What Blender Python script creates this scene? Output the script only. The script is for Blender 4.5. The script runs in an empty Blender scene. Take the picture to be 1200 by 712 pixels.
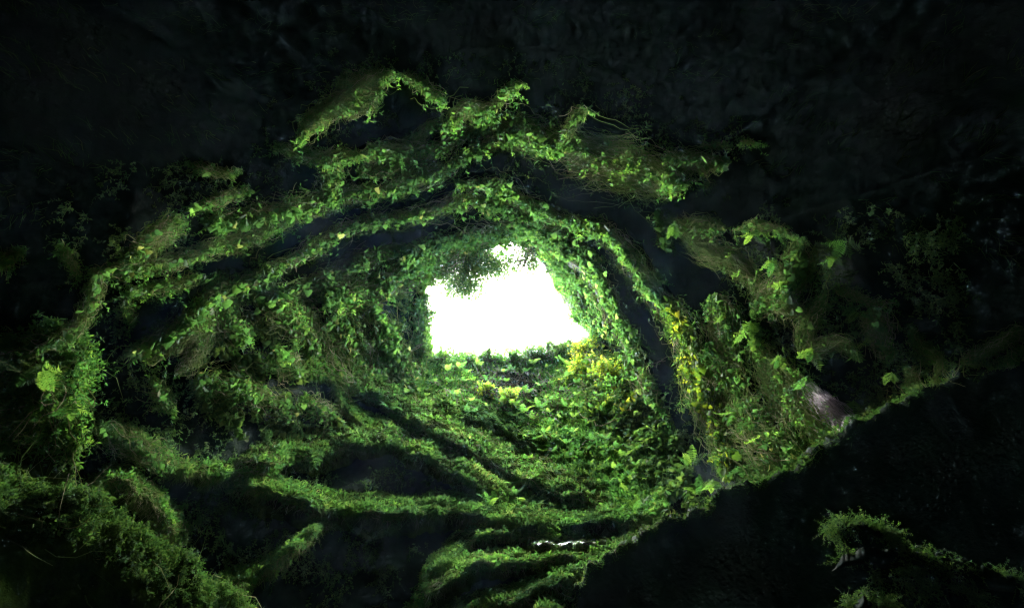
import bpy, math
import numpy as np
rng = np.random.default_rng(7)
scn = bpy.context.scene
COL = scn.collection

# ------------------------------------------------------------------ camera frame
PITCH = math.radians(48)
CAM = np.array([0.0, 0.0, 1.7])
FW = np.array([0, math.cos(PITCH), math.sin(PITCH)])
RT = np.array([1.0, 0, 0])
UP = np.array([0, -math.sin(PITCH), math.cos(PITCH)])
FPX = 667.0
ZUP = np.array([0, 0, 1.0])

def P(px, py, Z):
    px = np.asarray(px, float); py = np.asarray(py, float); Z = np.asarray(Z, float)
    d = FW + RT * ((px - 600) / FPX)[..., None] + UP * ((356 - py) / FPX)[..., None]
    return CAM + Z[..., None] * d

# ------------------------------------------------------------------ noise
_perm = np.random.default_rng(3).permutation(256)
_perm = np.concatenate([_perm, _perm, _perm])
_grad = np.random.default_rng(4).normal(size=(256, 3)); _grad /= np.linalg.norm(_grad, axis=1)[:, None]
def perlin(p):
    p = np.asarray(p, float)
    i = np.floor(p).astype(int); f = p - i; i &= 255
    u = f * f * f * (f * (f * 6 - 15) + 10)
    out = 0
    for dx in (0, 1):
        for dy in (0, 1):
            for dz in (0, 1):
                h = _perm[_perm[_perm[(i[..., 0] + dx) & 255] + ((i[..., 1] + dy) & 255)] + ((i[..., 2] + dz) & 255)] & 255
                g = _grad[h]
                dd = f - np.array([dx, dy, dz])
                w = (u[..., 0] if dx else 1 - u[..., 0]) * (u[..., 1] if dy else 1 - u[..., 1]) * (u[..., 2] if dz else 1 - u[..., 2])
                out = out + w * (g * dd).sum(-1)
    return out * 1.6
def fbm(p, octs=4, gain=0.5):
    s = 0; a = 1.0; p = np.asarray(p, float)
    for k in range(octs):
        s = s + a * perlin(p * (2.03 ** k) + 17.3 * k); a *= gain
    return s
def nrm(v):
    return v / np.maximum(np.linalg.norm(v, axis=-1, keepdims=True), 1e-9)

# ------------------------------------------------------------------ object helpers
def finish(o, label=None, cat=None, group=None, kind=None):
    if label: o['label'] = label
    if cat: o['category'] = cat
    if group: o['group'] = group
    if kind: o['kind'] = kind
    return o
def empty(name, loc, label, cat, group=None):
    o = bpy.data.objects.new(name, None); COL.objects.link(o)
    o.location = [float(c) for c in loc]; o.empty_display_size = 0.2
    return finish(o, label, cat, group)
def mesh_data(name, batches, mat, smooth=True, origin=(0, 0, 0)):
    """batches: list of (V (n,3), F (m,3|4), tint (m,) or None)"""
    Vs, loops, starts, tot, tints = [], [], [], 0, []
    off = 0; ls = 0
    for V, F, T in batches:
        if len(V) == 0 or len(F) == 0: continue
        Vs.append(V - np.asarray(origin)); k = F.shape[1]
        loops.append((F + off).ravel()); starts.append(ls + np.arange(len(F)) * k)
        ls += F.size; off += len(V)
        tints.append(np.repeat(T if T is not None else np.full(len(F), .5), k))
    V = np.concatenate(Vs).astype(np.float32); L = np.concatenate(loops).astype(np.int32); S = np.concatenate(starts).astype(np.int32)
    me = bpy.data.meshes.new(name)
    me.vertices.add(len(V)); me.vertices.foreach_set('co', V.ravel())
    me.loops.add(len(L)); me.loops.foreach_set('vertex_index', L)
    me.polygons.add(len(S)); me.polygons.foreach_set('loop_start', S)
    at = me.attributes.new('tint', 'FLOAT', 'CORNER')
    at.data.foreach_set('value', np.concatenate(tints).astype(np.float32))
    me.update(calc_edges=True)
    me.polygons.foreach_set('use_smooth', np.full(len(S), smooth))
    for m in (mat if isinstance(mat, (list, tuple)) else [mat]): me.materials.append(m)
    me.validate()
    return me
def obj(name, batches, mat, parent=None, smooth=True):
    org = tuple(parent.location) if parent is not None else (0, 0, 0)
    me = mesh_data(name, batches, mat, smooth, org)
    o = bpy.data.objects.new(name, me); COL.objects.link(o)
    if parent is not None: o.parent = parent
    return o
def grid_faces(n, m, wrap=False):
    i = np.arange(n - 1)[:, None]; j = np.arange(m if wrap else m - 1)[None, :]
    a = i * m + j; b = i * m + (j + 1) % m; c = (i + 1) * m + (j + 1) % m; d = (i + 1) * m + j
    return np.stack([a, b, c, d], -1).reshape(-1, 4)
def tubes(paths, rad, sides=3):
    """paths (M,K,3), rad (M,K)"""
    M, K, _ = paths.shape
    t = nrm(np.gradient(paths, axis=1)); ref = np.where(np.abs(t[..., 2:3]) > .9, np.array([1., 0, 0]), ZUP)
    a = nrm(np.cross(t, ref)); b = np.cross(t, a)
    V = []
    for s in range(sides):
        an = 2 * math.pi * s / sides
        V.append(paths + rad[..., None] * (a * math.cos(an) + b * math.sin(an)))
    V = np.stack(V, 2)                                   # M,K,S,3
    f = grid_faces(K, sides, True)
    F = (f[None] + (np.arange(M) * K * sides)[:, None, None]).reshape(-1, 4)
    T = np.repeat(rng.random(M), len(f))
    return V.reshape(-1, 3), F, T
def scatter(tmpl, pos, ydir, zdir, size, tint=None):
    """place template (V,F) with its +Y along ydir and its +Z near zdir"""
    TV, TF = tmpl; y = nrm(ydir); x = nrm(np.cross(y, zdir)); z = np.cross(x, y)
    size = np.asarray(size)
    if size.ndim == 1: size = np.stack([size] * 3, -1)
    V = pos[:, None, :] + (TV[None, :, 0:1] * size[:, None, 0:1]) * x[:, None] + (TV[None, :, 1:2] * size[:, None, 1:2]) * y[:, None] + (TV[None, :, 2:3] * size[:, None, 2:3]) * z[:, None]
    M = len(pos)
    F = (TF[None] + (np.arange(M) * len(TV))[:, None, None]).reshape(-1, TF.shape[1])
    t = rng.random(M) if tint is None else tint
    return V.reshape(-1, 3), F, np.repeat(t, len(TF))

# ------------------------------------------------------------------ materials
def new_mat(name):
    m = bpy.data.materials.new(name); m.use_nodes = True
    nt = m.node_tree; nt.nodes.clear()
    return m, nt, nt.nodes.new('ShaderNodeOutputMaterial')
def ramp(nt, stops):
    r = nt.nodes.new('ShaderNodeValToRGB')
    while len(r.color_ramp.elements) < len(stops): r.color_ramp.elements.new(0.5)
    for e, (p, c) in zip(r.color_ramp.elements, stops): e.position = p; e.color = (*c, 1)
    return r
def leaf_mat(name, stops, trans=1.0, tcol=(1.0, 1.0, .5), rough=.45, split=.5, spec=.35):
    m, nt, out = new_mat(name); N, L = nt.nodes.new, nt.links.new
    at = N('ShaderNodeAttribute'); at.attribute_name = 'tint'
    r = ramp(nt, stops); L(at.outputs['Fac'], r.inputs[0])
    geo = N('ShaderNodeNewGeometry'); no = N('ShaderNodeTexNoise'); no.inputs['Scale'].default_value = 1.1; no.inputs['Detail'].default_value = 3
    L(geo.outputs['Position'], no.inputs['Vector'])
    hs = N('ShaderNodeHueSaturation'); L(r.outputs[0], hs.inputs['Color'])
    mr = N('ShaderNodeMapRange'); mr.inputs[1].default_value = .3; mr.inputs[2].default_value = .7; mr.inputs[3].default_value = .65; mr.inputs[4].default_value = 1.3
    L(no.outputs[0], mr.inputs[0]); L(mr.outputs[0], hs.inputs['Value'])
    p = N('ShaderNodeBsdfPrincipled'); p.inputs['Roughness'].default_value = rough; p.inputs['Specular IOR Level'].default_value = spec
    L(hs.outputs[0], p.inputs['Base Color'])
    t = N('ShaderNodeBsdfTranslucent'); mx = N('ShaderNodeMix'); mx.data_type = 'RGBA'; mx.blend_type = 'MULTIPLY'; mx.inputs[0].default_value = 1
    L(hs.outputs[0], mx.inputs['A']); mx.inputs['B'].default_value = (tcol[0] * trans, tcol[1] * trans, tcol[2] * trans, 1)
    L(mx.outputs['Result'], t.inputs['Color'])
    ms = N('ShaderNodeMixShader'); ms.inputs[0].default_value = split
    L(p.outputs[0], ms.inputs[1]); L(t.outputs[0], ms.inputs[2]); L(ms.outputs[0], out.inputs[0])
    return m
def ground_mat(name, stops, scale=2.0, rough=(.45, .8), bump=.6, bscale=14, dist=.08, spec=.5):
    m, nt, out = new_mat(name); N, L = nt.nodes.new, nt.links.new
    geo = N('ShaderNodeNewGeometry')
    no = N('ShaderNodeTexNoise'); no.inputs['Scale'].default_value = scale; no.inputs['Detail'].default_value = 8; no.inputs['Roughness'].default_value = .65
    L(geo.outputs['Position'], no.inputs['Vector'])
    r = ramp(nt, stops); L(no.outputs[0], r.inputs[0])
    p = N('ShaderNodeBsdfPrincipled'); L(r.outputs[0], p.inputs['Base Color']); p.inputs['Specular IOR Level'].default_value = spec
    n2 = N('ShaderNodeTexNoise'); n2.inputs['Scale'].default_value = bscale; n2.inputs['Detail'].default_value = 6; n2.inputs['Roughness'].default_value = .7
    L(geo.outputs['Position'], n2.inputs['Vector'])
    rr = N('ShaderNodeMapRange'); rr.inputs[1].default_value = .3; rr.inputs[2].default_value = .7; rr.inputs[3].default_value = rough[0]; rr.inputs[4].default_value = rough[1]
    L(n2.outputs[0], rr.inputs[0]); L(rr.outputs[0], p.inputs['Roughness'])
    b = N('ShaderNodeBump'); b.inputs['Strength'].default_value = bump; b.inputs['Distance'].default_value = dist
    L(n2.outputs[0], b.inputs['Height']); L(b.outputs[0], p.inputs['Normal'])
    L(p.outputs[0], out.inputs[0])
    return m
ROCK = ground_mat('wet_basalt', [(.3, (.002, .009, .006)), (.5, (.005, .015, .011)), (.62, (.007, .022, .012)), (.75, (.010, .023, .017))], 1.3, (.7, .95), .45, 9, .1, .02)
MOSSY = ground_mat('mossy_rock', [(.33, (.012, .015, .010)), (.45, (.025, .045, .010)), (.6, (.045, .085, .014)), (.75, (.07, .11, .02))], 2.6, (.8, 1), .9, 22, .06, .0)
SOIL = ground_mat('dark_soil', [(.3, (.03, .02, .016)), (.5, (.05, .06, .025)), (.7, (.055, .09, .02))], 2.2, (.8, 1), .9, 18, .08, .2)
MOSS = leaf_mat('moss_blades', [(0, (.026, .07, .032)), (.5, (.052, .132, .042)), (.85, (.10, .18, .058)), (1, (.17, .19, .09))], 1.3, (1.0, 1.0, .5), .8, .45, .0)
IVY = leaf_mat('ivy_leaf', [(0, (.028, .075, .032)), (.5, (.052, .13, .045)), (.92, (.10, .20, .06)), (1, (.18, .20, .09))], 1.7, (.95, 1.0, .5), .7, .5, .07)
YELLOW = leaf_mat('sunlit_leaf', [(0, (.035, .09, .03)), (.45, (.075, .15, .035)), (.8, (.18, .24, .04)), (1, (.30, .32, .06))], 1.5, (1, 1, .35), .7, .5, .05)  # yellow-green of sun-grazed leaves put into the leaf colour
FERN = leaf_mat('fern_frond', [(0, (.026, .082, .034)), (.6, (.056, .15, .045)), (1, (.13, .23, .055))], 1.6, (.95, 1, .45), .7, .5, .07)
SHRUB = leaf_mat('shrub_leaf', [(0, (.028, .07, .036)), (.6, (.058, .12, .045)), (1, (.11, .17, .06))], 1.2, (.9, 1, .4), .7, .4, .1)
STRAW = leaf_mat('dry_strands', [(0, (.06, .12, .03)), (.5, (.11, .17, .05)), (.85, (.19, .20, .10)), (1, (.28, .25, .18))], 1.0, (1, 1, .8), .8, .35, .0)
ROOTS = leaf_mat('pale_roots', [(0, (.22, .15, .20)), (.5, (.36, .27, .34)), (1, (.5, .4, .46))], .8, (1, .9, 1), .45, .2, .6)
BARK = ground_mat('bark', [(.3, (.05, .04, .03)), (.7, (.11, .09, .06))], 6, (.7, .95), .7, 30, .02, .2)
STEM = ground_mat('vine_stem', [(.3, (.12, .14, .05)), (.7, (.25, .24, .11))], 8, (.6, .9), .5, 40, .01, .2)
WET = ground_mat('wet_pale_rock', [(.35, (.02, .02, .028)), (.55, (.05, .048, .07)), (.7, (.11, .105, .15))], 5, (.12, .4), 1.0, 26, .06, .7)

# ------------------------------------------------------------------ the cave shell
HOLE = np.array([(497, 350), (505, 324), (524, 304), (556, 292), (590, 284), (618, 287), (633, 305), (645, 330), (659, 354), (677, 380),
                 (690, 392), (672, 402), (655, 410), (620, 415), (590, 418), (560, 418), (535, 417), (508, 412), (505, 385)], float)
hth = np.arctan2(356 - HOLE[:, 1], HOLE[:, 0] - 600); hr = np.hypot(HOLE[:, 0] - 600, HOLE[:, 1] - 356)
o_ = np.argsort(hth); hth, hr = hth[o_], hr[o_]
hth = np.concatenate([hth[-1:] - 2 * math.pi, hth, hth[:1] + 2 * math.pi]); hr = np.concatenate([hr[-1:], hr, hr[:1]])
def rho_hole(th): return np.interp(th, hth, hr)
ZT = ([0, 18, 45, 80, 120, 180, 260, 360, 500, 800, 1500], [20, 18.2, 16.2, 14.2, 12.6, 10.4, 8.3, 6.8, 5.8, 5.0, 4.5])
ZF = ([0, 18, 45, 80, 120, 180, 230, 360, 500, 800, 1500], [20, 18.2, 16.2, 14.2, 12.6, 10.6, 9.7, 9.5, 9.2, 8.0, 7.0])
ZS = ([0, 30, 60, 100, 150, 200, 260, 360, 500, 800, 1500], [20, 18.0, 16.2, 14.0, 11.8, 10.2, 8.5, 6.9, 5.8, 4.6, 3.8])
ZB = ([0, 30, 60, 100, 150, 200, 260, 360, 500, 800, 1500], [20, 18.0, 16.2, 14.0, 11.8, 10.2, 8.8, 8.5, 8.1, 6.0, 4.0])
def wall_dist(dirs):
    """distance from the viewpoint to the cave wall for unit directions"""
    c = np.clip(dirs @ FW, -1, 1); a = np.arccos(c)
    th = np.arctan2(dirs @ UP, dirs @ RT)
    rho = FPX * np.tan(np.minimum(a, math.radians(66)))
    d = np.maximum(rho - rho_hole(th), 0)
    wb = np.clip(.5 - .9 * np.sin(th), 0, 1); wb = wb * wb * (3 - 2 * wb)
    kt = np.clip((np.sin(th) - .3) / .3, 0, 1)
    k2 = np.clip((-np.sin(th) - .5) / .3, 0, 1)
    Z = (np.interp(d, *ZT) * (1 - kt) + np.interp(d, *ZF) * kt) * (1 - wb) + (np.interp(d, *ZS) * (1 - k2) + np.interp(d, *ZB) * k2) * wb
    dist = Z / np.maximum(np.cos(a), math.cos(math.radians(66)))
    far = 8.5
    k = np.clip((a - math.radians(60)) / math.radians(25), 0, 1)
    dist = dist * (1 - k) + far * k
    q = dirs * np.array([1, 1, 1])
    fade = np.clip(d / 60, .12, 1)
    dist = dist * (1 + fade * ((.07 - .055 * (1 - wb)) * fbm(q * 5 + 3, 3) + .013 * fbm(q * 20, 3, .5) + .02 * np.abs(perlin(q * 8 + 9))))
    dz = dirs[..., 2]
    fl = 1.72 / np.maximum(-dz, .05) * (1 + .03 * perlin(q * 9))
    return np.where(dz < -.05, np.minimum(dist, fl), dist)
def Zw(px, py):
    px = np.asarray(px, float); py = np.asarray(py, float)
    v = P(px, py, np.ones_like(px)) - CAM; l = np.linalg.norm(v, axis=-1)
    return wall_dist(v / l[..., None]) / l
def W(px, py, lift=0.0):
    """point on the wall seen at px,py, brought 'lift' metres nearer"""
    return P(px, py, Zw(px, py) - lift)
def wall_normal(px, py):
    a = W(px + 3, py) - W(px - 3, py); b = W(px, py + 3) - W(px, py - 3)
    n = nrm(np.cross(a, b)); s = np.sign(((CAM - W(px, py)) * n).sum(-1, keepdims=True)); return n * s

NT, = (1500,)
th = -math.pi + 2 * math.pi * np.arange(NT) / NT
tt = np.concatenate([np.linspace(0, 1, 300) ** 1.0 * 700, 700 + np.linspace(0, 1, 41)[1:] * 600])
r0 = rho_hole(th)
rings = []
for t in tt:
    a = np.arctan((r0 + t) / FPX)
    d = np.cos(a)[:, None] * FW + np.sin(a)[:, None] * (np.cos(th)[:, None] * RT + np.sin(th)[:, None] * UP)
    rings.append(d)
a_last = np.arctan((r0 + tt[-1]) / FPX)
for k in np.linspace(0, 1, 50)[1:]:
    a = a_last + (math.pi * .999 - a_last) * k
    rings.append(np.cos(a)[:, None] * FW + np.sin(a)[:, None] * (np.cos(th)[:, None] * RT + np.sin(th)[:, None] * UP))
D = np.stack(rings)                       # R,NT,3
R = wall_dist(D)
V = CAM + D * R[..., None]
# the lip continues outwards into the hillside round the opening, with real thickness
lip = []
base = V[0]; cen = base.mean(0)
outw = nrm((base - cen) - ((base - cen) @ FW)[:, None] * FW)
for k, (o, u) in enumerate([(30, 6), (14, 3.5), (5, 2.2), (2, 1.3), (.8, .7), (.25, .25)]):
    q = base + outw * o + FW * u * .35 + ZUP * u * .5
    q = q + (.25 * min(o, 2)) * fbm(q * .5, 3)[:, None] * ZUP
    lip.append(q)
V = np.concatenate([np.stack(lip), V])
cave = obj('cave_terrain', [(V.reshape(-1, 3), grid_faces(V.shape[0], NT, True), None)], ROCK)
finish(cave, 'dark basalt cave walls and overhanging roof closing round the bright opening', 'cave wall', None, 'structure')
COUNT = {}

# ------------------------------------------------------------------ templates
def tri(*f): return np.array(f)
IVYT = (np.array([(0, 0, 0), (0, .45, -.07), (0, 1, .03), (.26, -.14, .05), (.52, .10, .08), (.36, .34, .03), (.40, .52, .06), (.17, .70, .02),
                  (-.26, -.14, .05), (-.52, .10, .08), (-.36, .34, .03), (-.40, .52, .06), (-.17, .70, .02)], float),
        np.array([(0, 3, 1), (3, 4, 1), (4, 5, 1), (5, 6, 1), (6, 7, 1), (7, 2, 1), (0, 1, 8), (8, 1, 9), (9, 1, 10), (10, 1, 11), (11, 1, 12), (12, 1, 2)]))
LEAFT = (np.array([(0, 0, 0), (.22, .4, .06), (0, .5, -.04), (-.22, .4, .06), (0, 1, 0), (.16, .75, .03), (-.16, .75, .03)], float),
         np.array([(0, 1, 2), (0, 2, 3), (1, 5, 2), (5, 4, 2), (2, 4, 6), (2, 6, 3)]))
BLADET = (np.array([(-.07, 0, 0), (.07, 0, 0), (.075, .5, .1), (-.075, .5, .1), (0, 1, .0)], float), np.array([(0, 1, 2), (0, 2, 3), (3, 2, 4)]))
def frond_template(n=13, pw=.26, droop=.35, seed=0):
    r = np.random.default_rng(seed)
    V, F = [], []
    t = np.linspace(0, 1, n + 3); y = t * (1 - .08 * t); z = .28 * t - droop * 1.2 * t ** 2.2
    path = np.stack([0.04 * np.sin(t * 3) * t, y, z], -1)
    for k in range(len(t) - 1):                                      # rachis
        a, b = path[k], path[k + 1]; w = .010 * (1 - .8 * t[k]) + .002
        o = len(V); V += [a - (w, 0, 0), a + (w, 0, 0), b + (w, 0, 0), b - (w, 0, 0)]; F += [(o, o + 1, o + 2), (o, o + 2, o + 3)]
    for k in range(2, len(t) - 1):
        L = pw * (math.sin(math.pi * min(1, (t[k] + .12) / 1.1)) ** .8) * (1.15 - .55 * t[k])
        for s in (-1, 1):
            c = path[k]; tip = c + np.array([s * L, L * (.28 + .1 * r.random()), -.18 * L + .04 * r.normal()])
            w = .75 / (n + 3) * (.9 + .2 * r.random())
            m = c + (tip - c) * .45
            o = len(V)
            V += [c, m + (0, w * .62, .008), tip, m - (0, w * .5, .0), c + (0, w * .4, 0)]
            F += [(o, o + 3, o + 1), (o + 3, o + 2, o + 1), (o, o + 1, o + 4)]
    return np.array(V, float), np.array(F)
FRONDS = [frond_template(12, .25, .30, 1), frond_template(14, .22, .5, 2), frond_template(10, .30, .15, 3)]
TODOWN = -ZUP
HOLEC = P(595, 360, 20.0)

# ------------------------------------------------------------------ strokes
def resample(pts, n):
    pts = np.array(pts, float)
    # Catmull-Rom through the points, then even spacing
    q = np.concatenate([[2 * pts[0] - pts[1]], pts, [2 * pts[-1] - pts[-2]]])
    out = []
    for i in range(1, len(q) - 2):
        u = np.linspace(0, 1, 12, endpoint=False)[:, None]
        out.append(.5 * ((2 * q[i]) + (-q[i - 1] + q[i + 1]) * u + (2 * q[i - 1] - 5 * q[i] + 4 * q[i + 1] - q[i + 2]) * u ** 2 + (-q[i - 1] + 3 * q[i] - 3 * q[i + 1] + q[i + 2]) * u ** 3))
    c = np.concatenate(out + [q[-2:-1]])
    s = np.concatenate([[0], np.cumsum(np.hypot(*np.diff(c[:, :2], axis=0).T))])
    x = np.linspace(0, s[-1], n)
    return np.stack([np.interp(x, s, c[:, k]) for k in range(c.shape[1])], -1), s[-1]
def ptsat(c, s):
    """position at fraction s along resampled curve c"""
    s = np.asarray(s, float); x = np.clip(s, 0, 1) * (len(c) - 1)
    q = np.stack([np.interp(x, np.arange(len(c)), c[:, k]) for k in range(c.shape[1])], -1)
    n = len(c) - 1; ov = (s - np.clip(s, 0, 1))[..., None] * n * .6
    return q + np.where(ov > 0, ov * (c[-1] - c[-4]) / 3, ov * (c[3] - c[0]) / 3)
def normal2(c):
    t = np.gradient(c[:, :2], axis=0); t /= np.hypot(*t.T)[:, None] + 1e-9
    return np.stack([-t[:, 1], t[:, 0]], -1)       # to the line's right-hand side when it runs left to right: image-down

# ---- rock ledges: swept overhanging lips standing proud of the wall
def ledge_mesh(pts, side, w, h, under, jag=1.0, nt=60, clearance=.35):
    """side +1: the opening lies image-down of the line (upper rings); -1: it lies image-up (lower ledges)"""
    c, L = resample(pts, 3); n = max(60, int(L / 1.3)); c, L = resample(pts, n); nn = normal2(c)
    s = np.linspace(0, 1, n); taper = np.clip(np.sin(math.pi * s) * 2.2, .04, 1) ** .7
    ws = w * (.55 + .45 * taper) * (1 + .25 * perlin(np.stack([s * L / 40, s * 0 + side, s * 0 + h], -1)))
    hs = h * taper * (1 + .25 * perlin(np.stack([s * L / 30, s * 0 + 5, s * 0 + h], -1)))
    edge = jag * (6 * perlin(np.stack([s * L / 28, s * 0, s * 0 + L], -1)) + 3 * perlin(np.stack([s * L / 9, s * 0, s * 0 + L], -1)))
    rows = []
    for t in np.linspace(-1, 1, nt):
        if t <= 0:                                   # lit upper side, running back towards the opening
            off = side * ws * (-t) + edge * (1 + t); px = c[:, 0] + nn[:, 0] * off; py = c[:, 1] + nn[:, 1] * off
            zc = Zw(c[:, 0], c[:, 1]) - hs; zb = Zw(px, py) + .25
            k = (-t) ** .8; Z = zc * (1 - k) + zb * k - .25 * hs * np.sin(math.pi * (-t))
        else:                                        # shaded underside, running back to the wall
            off = -side * under * t ** 1.3 + edge; px = c[:, 0] + nn[:, 0] * off; py = c[:, 1] + nn[:, 1] * off
            zc = Zw(c[:, 0], c[:, 1]) - hs; zb = Zw(px, py) + clearance
            k = t ** .75; Z = zc * (1 - k) + zb * k
        rows.append(P(px, py, Z))
    G = np.stack(rows)                               # nt, n, 3
    nz = fbm(G * 2.2, 4, .55)[..., None]
    G = G + .09 * nz * nrm(CAM - G) + .05 * fbm(G * 3 + 40, 3)[..., None] * UP
    G = G + (.05 * fbm(G * 7 + 11, 3, .6) + .04 * np.abs(perlin(G * 4)))[..., None] * nrm(UP * .6 - FW)
    return G
def grid_sample(G, m, lo=0., hi=1., bias=None):
    """m random points on the grid between row fractions lo..hi, with surface normals facing the viewer's side"""
    a = rng.random(m); r = (lo + (hi - lo) * (a if bias is None else a ** bias)) * (G.shape[0] - 1.001); c = rng.random(m) * (G.shape[1] - 1.001)
    i, j = r.astype(int), c.astype(int); u, v = (r - i)[:, None], (c - j)[:, None]
    p = G[i, j] * (1 - u) * (1 - v) + G[i + 1, j] * u * (1 - v) + G[i, j + 1] * (1 - u) * v + G[i + 1, j + 1] * u * v
    n = nrm(np.cross(G[i + 1, j] - G[i, j], G[i, j + 1] - G[i, j]))
    n *= np.sign(((CAM - p) * n).sum(-1, keepdims=True))
    return p, n, c / (G.shape[1] - 1)
def moss_batch(p, n, size, droop=.5, clump=2.2, thr=-.15):
    k = rng.integers(len(p), size=int(len(p) * .9)); jit = .02 * rng.normal(size=(len(k), 3)); p = np.concatenate([p, p[k] + jit]); n = np.concatenate([n, n[k]]); size = size * .58
    keep = fbm(p * clump + 5, 3) > thr + .25 * rng.normal(size=len(p))
    p, n = p[keep], n[keep]; m = len(p)
    cl = np.stack([perlin(p * 6 + 3), perlin(p * 6 + 33), perlin(p * 6 + 63)], -1)
    d = nrm(n + TODOWN * droop + 1.1 * cl + .4 * rng.normal(size=(m, 3)))
    size = size * (.6 + 1.6 * np.clip(.5 + perlin(p * 3.5 + 8), 0, 1.2))
    return scatter(BLADET, p - n * .01, d, rng.normal(size=(m, 3)), size * (.4 + rng.random(m)) * np.ones(m), np.clip(.5 + .35 * fbm(p * 1.3, 2) + .2 * rng.normal(size=m), 0, 1))
def strands(p, dirs, length, rad, K=7, wander=.35, droop=.6):
    M = len(p); paths = np.zeros((M, K, 3)); paths[:, 0] = p; d = nrm(dirs)
    L = length * (.4 + rng.random(M)) / (K - 1)
    for k in range(1, K):
        d = nrm(d + wander * rng.normal(size=(M, 3)) + droop / K * TODOWN)
        paths[:, k] = paths[:, k - 1] + d * L[:, None]
    r = rad * (.6 + .8 * rng.random(M))[:, None] * np.linspace(1, .35, K)[None]
    return tubes(paths, r)
HAZE = .0005
# ------------------------------------------------------------------ ledges
def spray_batches(p0, d0, length, rad, leaf, per=12, droop=.9, K=8, wander=.3):
    M = len(p0); paths = np.zeros((M, K, 3)); paths[:, 0] = p0; d = nrm(d0); Ls = length * (.35 + .9 * rng.random(M)) / (K - 1)
    for k in range(1, K):
        d = nrm(d + wander * rng.normal(size=(M, 3)) + droop / K * 2 * TODOWN); paths[:, k] = paths[:, k - 1] + d * Ls[:, None]
    st = tubes(paths, rad * np.linspace(1.2, .4, K)[None] * (.6 + .8 * rng.random(M))[:, None])
    i = np.repeat(np.arange(M), per); f = (.12 + .88 * rng.random(len(i))) * (K - 1.01); k0 = f.astype(int); w = (f - k0)[:, None]
    q = paths[i, k0] * (1 - w) + paths[i, k0 + 1] * w; t = nrm(paths[i, k0 + 1] - paths[i, k0])
    sd = nrm(np.cross(t, nrm(CAM - q))) * np.where(rng.random(len(i)) < .5, -1, 1)[:, None]
    yd = nrm(sd + .5 * t + .35 * rng.normal(size=q.shape) + .3 * TODOWN)
    sz = leaf * (1.15 - .6 * f / K) * (.5 + .8 * rng.random(len(i)))
    lv = scatter(LEAFT, q, yd, nrm(CAM - q) + .6 * rng.normal(size=q.shape) + .4 * ZUP, sz, np.clip(np.repeat(rng.random(M), per) * .8 + .2 * rng.random(len(i)), 0, 1))
    return st, lv
def run_strands(G, m, lo, hi, rad, K=12):
    """fibres trailing along the length of a swept rock"""
    R_, N_ = G.shape[:2]; r0 = (lo + (hi - lo) * rng.random(m)) * (R_ - 2); c0 = rng.random(m) * (N_ - 2); ln = (8 + 26 * rng.random(m)) * np.where(rng.random(m) < .5, -1, 1)
    dr = rng.normal(size=m) * 5; u = np.linspace(0, 1, K)[None]
    r = np.clip(r0[:, None] + dr[:, None] * u + 1.2 * perlin(np.stack([u * 4 + r0[:, None], c0[:, None] + 0 * u, 0 * u + 0 * r0[:, None]], -1)), 0, R_ - 1.01); c = np.clip(c0[:, None] + ln[:, None] * u, 0, N_ - 1.01)
    i, j = r.astype(int), c.astype(int); a, b = (r - i)[..., None], (c - j)[..., None]
    p = G[i, j] * (1 - a) * (1 - b) + G[i + 1, j] * a * (1 - b) + G[i, j + 1] * (1 - a) * b + G[i + 1, j + 1] * a * b
    p = p + nrm(CAM - p) * .03 + .012 * rng.normal(size=p.shape)
    return tubes(p, np.full((m, K), rad) * (.5 + rng.random((m, 1))))
def ledge(pts, side, w, h, under, label, hair=9000, hsize=.10, mat=None, jag=1.0, lo=-.0, hang=800, fringe=2500, group='mossy rock ledges across the cave wall', droop=.5, strawhang=0):
    hair = int(hair * 1.15)
    G = ledge_mesh(pts, side, w, h, under, jag)
    c = G[G.shape[0] // 2, G.shape[1] // 2]
    root = empty('rock_ledge', c, label, 'rock ledge', group)
    obj('rock', [(G.reshape(-1, 3), grid_faces(*G.shape[:2]), None)], mat or MOSSY, root)
    p, n, _ = grid_sample(G, hair, .0, .56, .8)
    p2, n2, _ = grid_sample(G, fringe, .44, .58)
    B = [moss_batch(p, n, hsize, droop, 3.2, -.08), moss_batch(p2, n2, hsize * .9, .8, 3.5, -.2)]
    obj('moss', B, MOSS, root)
    obj('trailing_strands', [run_strands(G, int(hair * .06), .05, .56, .005)], STRAW if rng.random() < .5 else MOSS, root)
    p, n, _ = grid_sample(G, int(hair * .05), .1, .58); kp = perlin(p * 1.6 + 3) > -.1
    st, lv = spray_batches(p[kp], n[kp] * .8 + .5 * rng.normal(size=p[kp].shape) + .3 * ZUP, .14, .003, .05, 9)
    obj('leafy_sprays', [st, lv], FERN, root)
    if hang:
        p, n, _ = grid_sample(G, hang, .46, .62)
        obj('hanging_strands', [strands(p, n * .6 + TODOWN, .16 if not strawhang else strawhang, .004, 6, .4, 1.0)], STRAW, root)
    return G
LEDGES = {}
LEDGES['N'] = ledge([(270, 562), (310, 550), (345, 540), (387, 532), (424, 521), (460, 523), (497, 537), (534, 556), (565, 572), (600, 590)], -1, 34, .95, 46,
      'humped mossy ledge above a black hollow, its crest arched and bright green', 16000, .10)
LEDGES['O'] = ledge([(268, 576), (316, 574), (353, 587), (400, 596), (442, 600), (497, 601), (534, 598), (570, 606), (610, 614), (660, 616), (710, 612), (750, 606), (785, 594)], -1, 26, 1.25, 60,
      'long level mossy shelf with a fern at mid span, below the humped ledge', 18000, .075)
LEDGES['M'] = ledge([(325, 436), (362, 438), (396, 443), (430, 464), (463, 482), (489, 499), (526, 518), (565, 538), (610, 562), (660, 582), (720, 600)], -1, 42, .8, 26,
      'steep diagonal mossy ridge running down from the left into the green slope', 22000, .10)
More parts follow.
